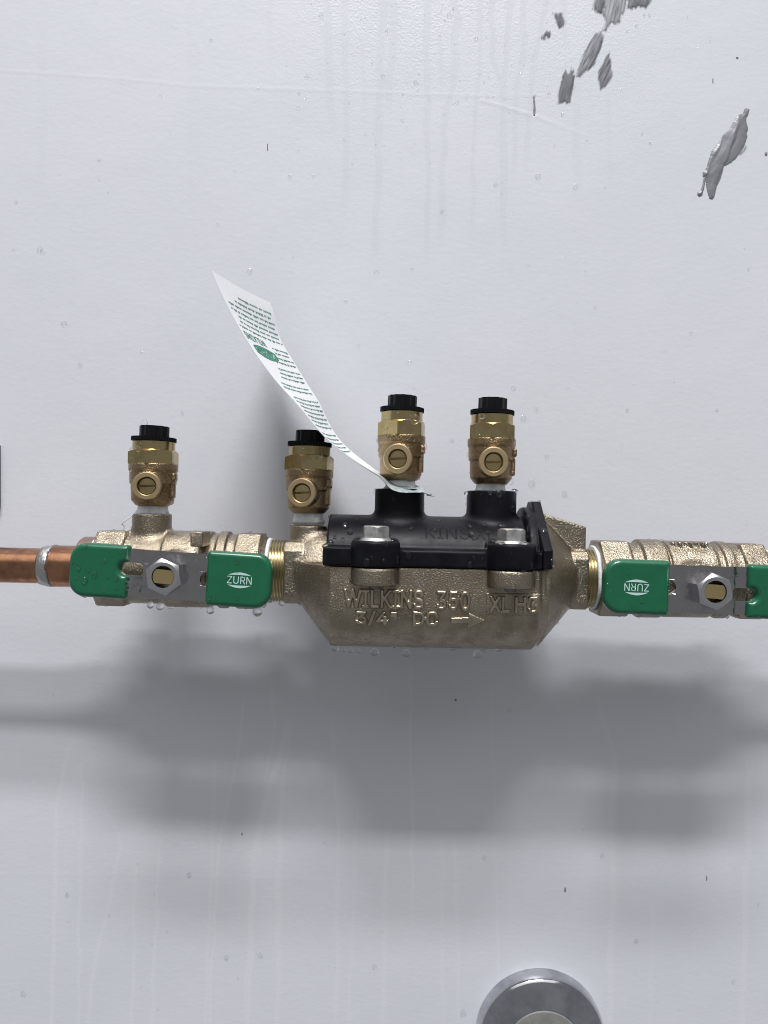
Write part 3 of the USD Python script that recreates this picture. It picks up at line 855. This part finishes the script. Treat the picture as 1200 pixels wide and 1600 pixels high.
def tag_word(g, u_hi, v_lo, w, h, m, name):
    """g within the unit square: read leftwards from u_hi, its up side towards the cock"""
    g = shapely.affinity.affine_transform(g, [-w, 0, 0, h, u_hi, v_lo])
    mm = flat(g, 0.15)
    part(name, on_sheet(mm.subdivide()), m, sheet_p, False)


tag_word(text_shape('WILKINS', 1, 1, False), .50, .240, .45, .034, 'logo_green', 'printed_name')
tt = np.linspace(-1, 1, 40)
lens = Polygon(np.vstack([np.stack([0.5 + 0.5 * tt, 0.5 + 0.26 + 0.24 * (1 - tt ** 2)], 1), np.stack([0.5 - 0.5 * tt, 0.5 - 0.26 - 0.24 * (1 - tt ** 2)], 1)])).buffer(0)
lens = lens.difference(shapely.affinity.translate(text_shape('ZURN', 0.86, 0.50, False), 0.07, 0.25))
tag_word(lens, .60, .285, .50, .062, 'logo_green', 'printed_logo')

# ------------------------------------------------------------------ plate-like edge at the left, its shade put into the grey
q0, q1 = px(-160, 696, WALL), px(1.6, 792, WALL)
pl = thing('wall_plate', W0((q0[0] + q1[0]) / 2 * np.array([1, 0, 0]) + [0, WALL, q1[2]]), 'plate-like object whose shaded edge, coloured dark grey, just shows at the left side above the pipe', 'plate')
bxp = trimesh.creation.box([q1[0] - q0[0], 12, q0[2] - q1[2]]); bxp.apply_translation([(q0[0] + q1[0]) / 2, WALL - 5.8, (q0[2] + q1[2]) / 2])
part('plate', (W0(bxp.vertices), bxp.faces), 'caulk', pl, False)

# ------------------------------------------------------------------ door stop
ds = np.array([242.0 * KW, WALL, -811.0 * KW])
stop = thing('door_stop', W0(ds), 'round chrome wall door stop with grey rubber centre at the bottom edge', 'door stop')
part('chrome_ring', place(lathe([(0, -1), (111, -1), (111.5, 3), (110, 20), (108.5, 25), (106.5, 28), (103, 30.5), (98, 32.5), (85, 38), (74, 42.5), (68, 45), (66, 45.5), (66, 43), (0, 43)], 'y', 128, ds), W0), 'chrome', stop, 28)
part('rubber_pad', place(lathe([(0, 40), (65.5, 40), (65.5, 44.5), (63, 46.5), (50, 48), (0, 49)], 'y', 96, ds), W0), 'rubber', stop, 30)

# ------------------------------------------------------------------ caulk smears on the wall
def zoomed(pts, sc, ox, oy):
    return [(x / sc + ox, y / sc + oy) for x, y in pts]


def smear(pts, h, slope, m, label, ragged=0.0, streak=0.25, seed=0, ang=0.4, fold=False, film=6.0):
    q = [((x - 600) * KW, (800 - y) * KW) for x, y in pts]
    g = Polygon(q).buffer(3.0 if film > 3 else 1.0).buffer(-1.0)
    c, s_ = math.cos(ang), math.sin(ang)

    def tex(X, Z):
        a_, b_ = X * c - Z * s_, X * s_ + Z * c
        if fold:                                # the smear was laid down in overlapping wipes
            k = a_ * 0.045 + 0.9 * meshkit.fbm(np.stack([a_ * 0.02, b_ * 0.02, 0 * X], -1), 2, seed) + b_ * 0.012
            return 0.5 + 0.8 * (lambda f: np.where(f < 0.8, f / 0.8, (1 - f) / 0.2))(k - np.floor(k)) + streak * (meshkit.fbm(np.stack([a_ * 0.15, b_ * 0.03, 0 * X], -1), 2, seed) - 0.5)
        return 1 - streak + 2 * streak * meshkit.fbm(np.stack([a_ * 0.22, b_ * 0.03, 0 * X], -1), 3, seed)
    msh, cov = relief(g, lambda X, Z: WALL + 0 * X - 0.3, h, slope, 0.9, ragged, tex, seed, ang, film)
    p = part('caulk_smear', place(msh, W0), m, None, smooth=True)
    UsdGeom.PrimvarsAPI(p).CreatePrimvar('film', Sdf.ValueTypeNames.FloatArray, 'vertex').Set(Vt.FloatArray.FromNumpy(cov.astype(np.float32)))
    data(p, label, 'caulk smear', 'grey caulk smears on the wall')


Z7 = lambda p: zoomed(p, 8.89, 1080, 150)
Z8 = lambda p: zoomed(p, 5.4545, 820, 0)
smear(Z7([(745, 175), (805, 178), (790, 260), (762, 300), (760, 360), (785, 440), (772, 570), (735, 690), (690, 760), (640, 830), (600, 890), (500, 952), (452, 970), (430, 1060), (400, 1160), (350, 1260), (318, 1400),
          (290, 1435), (255, 1425), (225, 1320), (205, 1210), (200, 1130), (165, 1115), (160, 1060), (200, 1030), (235, 890), (290, 760), (395, 620), (430, 560), (540, 450), (590, 350), (660, 265), (720, 250)]),
      3.4, 8, 'caulk', 'thick folded grey caulk smear near the right edge of the wall', 0.8, 0.35, 3, 0.5, fold=True, film=2.0)
smear(Z7([(200, 1120), (190, 1200), (172, 1290), (150, 1375), (110, 1395), (85, 1370), (88, 1340), (130, 1320), (160, 1230), (178, 1130)]), 3, 4, 'caulk', 'thin grey caulk drip hanging left of the thick folded smear', 0, 0.1, 4, film=1.5)
smear(Z7([(640, 830), (735, 690), (780, 690), (782, 735), (755, 745), (700, 800)]), 2, 4, 'caulk_dark', 'small grey caulk nub at the right side of the folded smear', 1.5, 0.2, 14)
smear(Z8([(660, -60), (875, -60), (855, 90), (815, 190), (765, 210), (735, 200), (700, 262), (655, 270), (690, 190), (672, 130)]), 0.7, 5, 'caulk_thin', 'broad pale brushed caulk smear cut by the top edge of the photo', 1.5, 0.5, 5, 0.25)
smear(Z8([(590, -60), (690, -60), (680, 125), (660, 135), (640, 100), (610, 130), (582, 100)]), 0.8, 4, 'caulk_dark', 'ragged dark caulk streak along the left side of the broad pale smear', 3.0, 0.4, 15, 0.15)
smear(Z8([(855, -40), (1110, -40), (1085, 40), (1055, 75), (1015, 90), (960, 55), (905, 95), (865, 60)]), 0.8, 4, 'caulk_dark', 'dark ragged caulk patch at the top edge right of the broad smear', 3.2, 0.4, 6)
smear(Z8([(650, 262), (668, 290), (655, 400), (600, 540), (550, 590), (500, 625), (470, 662), (438, 655), (470, 540), (540, 380), (595, 290)]), 1.2, 6, 'caulk_streaked', 'long leaf-shaped streaked caulk smear below the broad pale one', 0.8, 0.5, 7, 0.42)
smear(Z8([(722, 440), (738, 560), (750, 640), (735, 670), (690, 735), (643, 768), (625, 620), (660, 560), (690, 480)]), 1.1, 6, 'caulk_streaked', 'short caulk smear right of the leaf-shaped one with a bright droplet', 0.8, 0.4, 8, 0.3)
smear(Z8([(392, 545), (410, 590), (424, 655), (412, 790), (390, 875), (340, 888), (272, 886), (292, 790), (305, 720), (318, 640), (345, 600), (385, 640)]), 0.8, 4, 'caulk_dark', 'square-ended dark caulk smear left of the leaf-shaped one', 2.4, 0.4, 9, 0.1)
smear(Z8([(230, 105), (265, 112), (330, 104), (322, 130), (347, 180), (335, 220), (303, 247), (270, 200), (258, 150)]), 0.8, 4, 'caulk_dark', 'small dark caulk dab upper left of the other smears', 1.2, 0.3, 10)
smear(Z8([(135, 320), (175, 265), (220, 250), (240, 290), (230, 325), (190, 325), (160, 340)]), 0.8, 1.5, 'caulk_dark', 'faint speckled caulk dab below the small dark one', 3.6, 0.3, 12)
q = Polygon([((x - 600) * KW, (800 - y) * KW) for x, y in [(833.6, 150), (835, 150), (836.6, 168), (836.4, 181), (833.4, 181), (834, 166)]])
data(part('scratch_mark', place(relief(q, lambda X, Z: WALL + 0 * X - 0.4, 0.5, 1.0, 0.5), W0), 'caulk', None, smooth=True), 'short dark vertical scuff crossing the raised scratch high on the wall', 'scuff mark')

specks = []
for x, y, w_, h_ in [(712, 1094, 1.4, 1.8), (883, 1390, 1.5, 4), (378, 1303, 1.2, 2.4), (1197, 240, 2.2, 3), (1152, 90, 2, 1.3), (1114, 126, .9, 4), (418, 230, .9, 6), (1104, 1372, 1, 4)]:
    e = Polygon([((x + w_ * math.cos(a_) - 600) * KW, (800 - y - h_ * math.sin(a_)) * KW) for a_ in np.arange(10) * 0.628 + 0.2])
    specks.append(relief(e, lambda X, Z: WALL + 0 * X - 0.4, 0.8, 1.5, 0.5))
data(part('dirt_specks', place(join(specks), W0), 'caulk_speck', None, smooth=True), 'tiny dark specks and hairs stuck on the white wall', 'specks', kind='stuff')

# ------------------------------------------------------------------ water
ball = trimesh.creation.icosphere(subdivisions=2)
BV, BF = np.array(ball.vertices), np.array(ball.faces)


def bead(p, n, r, flatness=0.6, sag=0.0):
    """A bead of radius r (units) sitting on p with normal n (both in camera-axis units)."""
    n = np.asarray(n, float); n /= np.linalg.norm(n)
    a = np.cross(n, [0.3, 0.1, 1.0]); a /= np.linalg.norm(a); b = np.cross(n, a)
    v = BV * [1, 1, flatness]
    v = v[:, :1] * a + v[:, 1:2] * b + v[:, 2:] * n
    if sag:
        z = v[:, 2]
        v = v * np.stack([np.where(z > 0, 1 - 0.35 * z * sag, 1 + 0.1 * sag), np.ones(len(v)), 1 + 0.35 * sag + 0 * z], 1)
    return v * r + p + n * r * flatness * 0.25, BF


def beads(name, items, label, m='water'):
    p = part(name, place(join(items), W0), m, None, smooth=True)
    data(p, label, 'water droplets', kind='stuff')


items = []
for x, y, r, sg in [(598, 118, 3.5, 1), (604, 48, 3, .6), (650, 128, 4, .4), (502, 23, 4, .6), (479, 119, 3.5, .6), (467, 145, 2.5, 0), (476, 153, 2, 0), (466, 168, 3.5, 0), (702, 23, 4, 1), (744, 60, 3, .6), (775, 288, 4, .6), (899, 291, 4, .8), (858, 146, 3, .8), (879, 178, 3, .4),
                    (714, 160, 3, 0), (629, 187, 3, 0), (761, 151, 3, 0), (490, 275, 3, .4), (453, 276, 4, .3), (841, 275, 5, .2), (1007, 23, 2.5, .3), (1015, 23, 2.5, 0), (995, 40, 3, .3), (1016, 223, 2.5, .5), (62, 389, 5, .4), (66, 393, 4, .4), (25, 315, 3, 0),
                    (802, 606, 4, .3), (838, 639, 3.5, .4), (818, 653, 5, .4), (831, 754, 6, .5), (882, 771, 5, .6), (855, 713, 4, .3), (706, 688, 3.5, .2), (588, 424, 4, .2), (644, 420, 3, .4), (390, 423, 5, 0), (640, 566, 4, 0), (100, 505, 5, .2), (125, 570, 4, .2), (285, 645, 3, 0),
                    (105, 1398, 3.5, 1.3), (295, 1367, 4, .8), (36, 1553, 4.5, .6), (354, 1496, 4, .7), (407, 1493, 4, .6), (170, 1430, 3, .4), (724, 1582, 5, .7), (941, 1337, 4, .6), (756, 1340, 4, .4), (994, 1470, 4, .4), (795, 1110, 4, .2), (585, 1510, 4, .5), (1146, 1533, 4, .3),
                    (330, 62, 3, .3), (155, 250, 3, 0), (1170, 420, 3, .2), (1080, 520, 3, .2), (1120, 640, 3, 0), (930, 480, 3, .2), (690, 330, 3, .3), (540, 470, 3, .2), (250, 150, 3, 0), (340, 350, 3, .2), (560, 540, 3, .1), (980, 640, 3, .2)]:
    items.append(bead(px(x, y, WALL - 0.6), (0, -1, 0), r * 0.85 * KW, 0.36, sg))
for k in range(240):
    x, y = RNG.uniform(10, 1190), RNG.uniform(0, 1590)
    if k % 2:
        x, y = RNG.normal(720, 140), abs(RNG.normal(0, 150))
    items.append(bead(px(x, y, WALL - 0.4), (0, -1, 0), RNG.uniform(0.9, 1.9), 0.5, 0.3))
beads('water_droplets', items, 'clear water beads scattered over the white wall', 'thin_water')


def scatter(mesh, n, rmin, rmax, seed, cond=lambda p, nn: nn[:, 1] < 0.25, flatness=0.55):
    v, f = vf(mesh)
    v = (v - [0, 0, ZC]) / S
    m = trimesh.Trimesh(v, f, process=False)
    p, fi = trimesh.sample.sample_surface(m, n * 4, seed=seed)
    nn = m.face_normals[fi]
    ok = cond(p, nn)
    p, nn = p[ok][:n], nn[ok][:n]
    r = 1.25 * rmin + 1.25 * (rmax - rmin) * np.random.default_rng(seed).random(len(p)) ** 2.5
    return [bead(a_, b_, c_, flatness, 0.2) for a_, b_, c_ in zip(p, nn, r)]


body_w, cover_w = place(body_mesh), place(cover_mesh)
items = scatter(body_w, 170, 1.0, 4.4, 31)
for x, y, r, d in [(524, 1008, 5, -30), (537, 1011, 3.5, -20), (548, 1012, 4, -10), (585, 1014, 5.5, -25), (635, 1016, 5.5, -20), (746, 1018, 5.5, -25), (560, 1013, 3, -25)]:
    items.append(bead(px(x, y + 3, d), (0, -0.1, -1), r * 1.15, 1.0, 0))
for x, y, r in [(527, 990, 5), (560, 991, 5.5), (492, 935, 4), (505, 962, 4), (497, 915, 4)]:
    items.append(bead(px(x, y, -72 if x > 520 else -58), (0, -1, -.5), r, 0.5, .3))
beads('water_droplets', items, 'water drops on and hanging beneath the bronze valve body')
items = scatter(cover_w, 230, 0.9, 4.6, 32, lambda p, nn: (nn[:, 1] < 0.3) & (nn[:, 2] > -0.2))
for x, y, r in [(735, 823, 4), (757, 821, 4.5), (737, 835, 5), (763, 832, 3), (722, 812, 3), (547, 831, 4.5), (517, 849, 5), (523, 838, 3), (536, 842, 2.5), (745, 815, 3), (782, 822, 5), (728, 771, 3), (779, 772, 4), (766, 770, 2.5)]:
    Z = (800 - y) * 1.0
    zl = Z + 95 + ST * (x - 600)
    yy = -math.sqrt(max(78 ** 2 - (min(zl, 88) - 12) ** 2, 9)) if y > 795 else -39
    n_ = (0, yy, max(zl - 12, 5)) if y > 795 else (0, -1, 0)
    items.append(bead(px(x, y, yy), n_, r, 0.6, 0.2))
beads('water_droplets', items, 'water drops beaded on the black plastic cover')
for key, lab, sd in (('ball_valve-310', 'water drops on the left ball valve and its green grips', 40), ('ball_valve458', 'water drops on the right ball valve and its green grips', 50)):
    bm_, pl_, g1, g2 = WORLD_MESHES[key]
    left = key.endswith('310')
    items = scatter(bm_, 120 if left else 70, 1.0, 4.2, sd) + scatter(pl_, 10, 0.9, 2.6, sd + 1, lambda p, nn: nn[:, 1] < -0.8) + scatter(g1, 20, 0.9, 3.4, sd + 2, lambda p, nn: nn[:, 1] < -0.3) + scatter(g2, 14, 0.9, 3.0, sd + 3, lambda p, nn: nn[:, 1] < -0.3)
    if left:
        yg_ = HY + 6 + 3 - 11
        for x, y, r in [(123, 886, 3.5), (138, 890, 3.2), (132, 906, 5), (121, 902, 2.5), (114, 879, 2), (181, 903, 4), (168, 900, 3), (200, 905, 4.5), (199, 918, 4), (154, 876, 2), (370, 934, 3), (339, 934, 3)]:
            items.append(bead(px(x, y, yg_ - 0.2), (0, -1, 0), r * 0.9, 0.55, 0.3))
        for x, y, r, d in [(235, 945, 5, -30), (250, 947, 5.5, -30), (329, 953, 5.5, -40), (402, 955, 6.5, -80), (440, 942, 4.5, -10)]:
            items.append(bead(px(x, y - 1, d), (0, 0, -1), r * 1.1, 1.0, 0))
    beads('water_droplets', items, lab)
items = []
for i, m in enumerate(COCK_M):
    pts = np.c_[cm[0] * S, np.ones(len(cm[0]))] @ m
    items += scatter((pts[:, :3], cm[1]), 34, 0.9, 3.4, 60 + i, lambda p, nn: nn[:, 1] < 0.4)
    hexm = vf(prism(6, 68, 34, 1.2, -0.05).translate([0, 0, 67]))
    pts = np.c_[hexm[0] * S, np.ones(len(hexm[0]))] @ m
    items += scatter((pts[:, :3], hexm[1]), 7, 0.9, 3.6, 70 + i, lambda p, nn: (nn[:, 1] < -0.3))
for x, y, r, d in [(648, 655, 7, -30), (800, 700, 4.5, 0), (663, 698, 4.5, 0), (594, 703, 4, 0), (797, 752, 5, 0), (499, 712, 4.5, -34), (226, 661, 5, 0)]:
    items.append(bead(px(x, y, d), (0, -1, 0.2), r, 0.6, 0.5))
beads('water_droplets', items, 'water drops on the four brass test cocks')
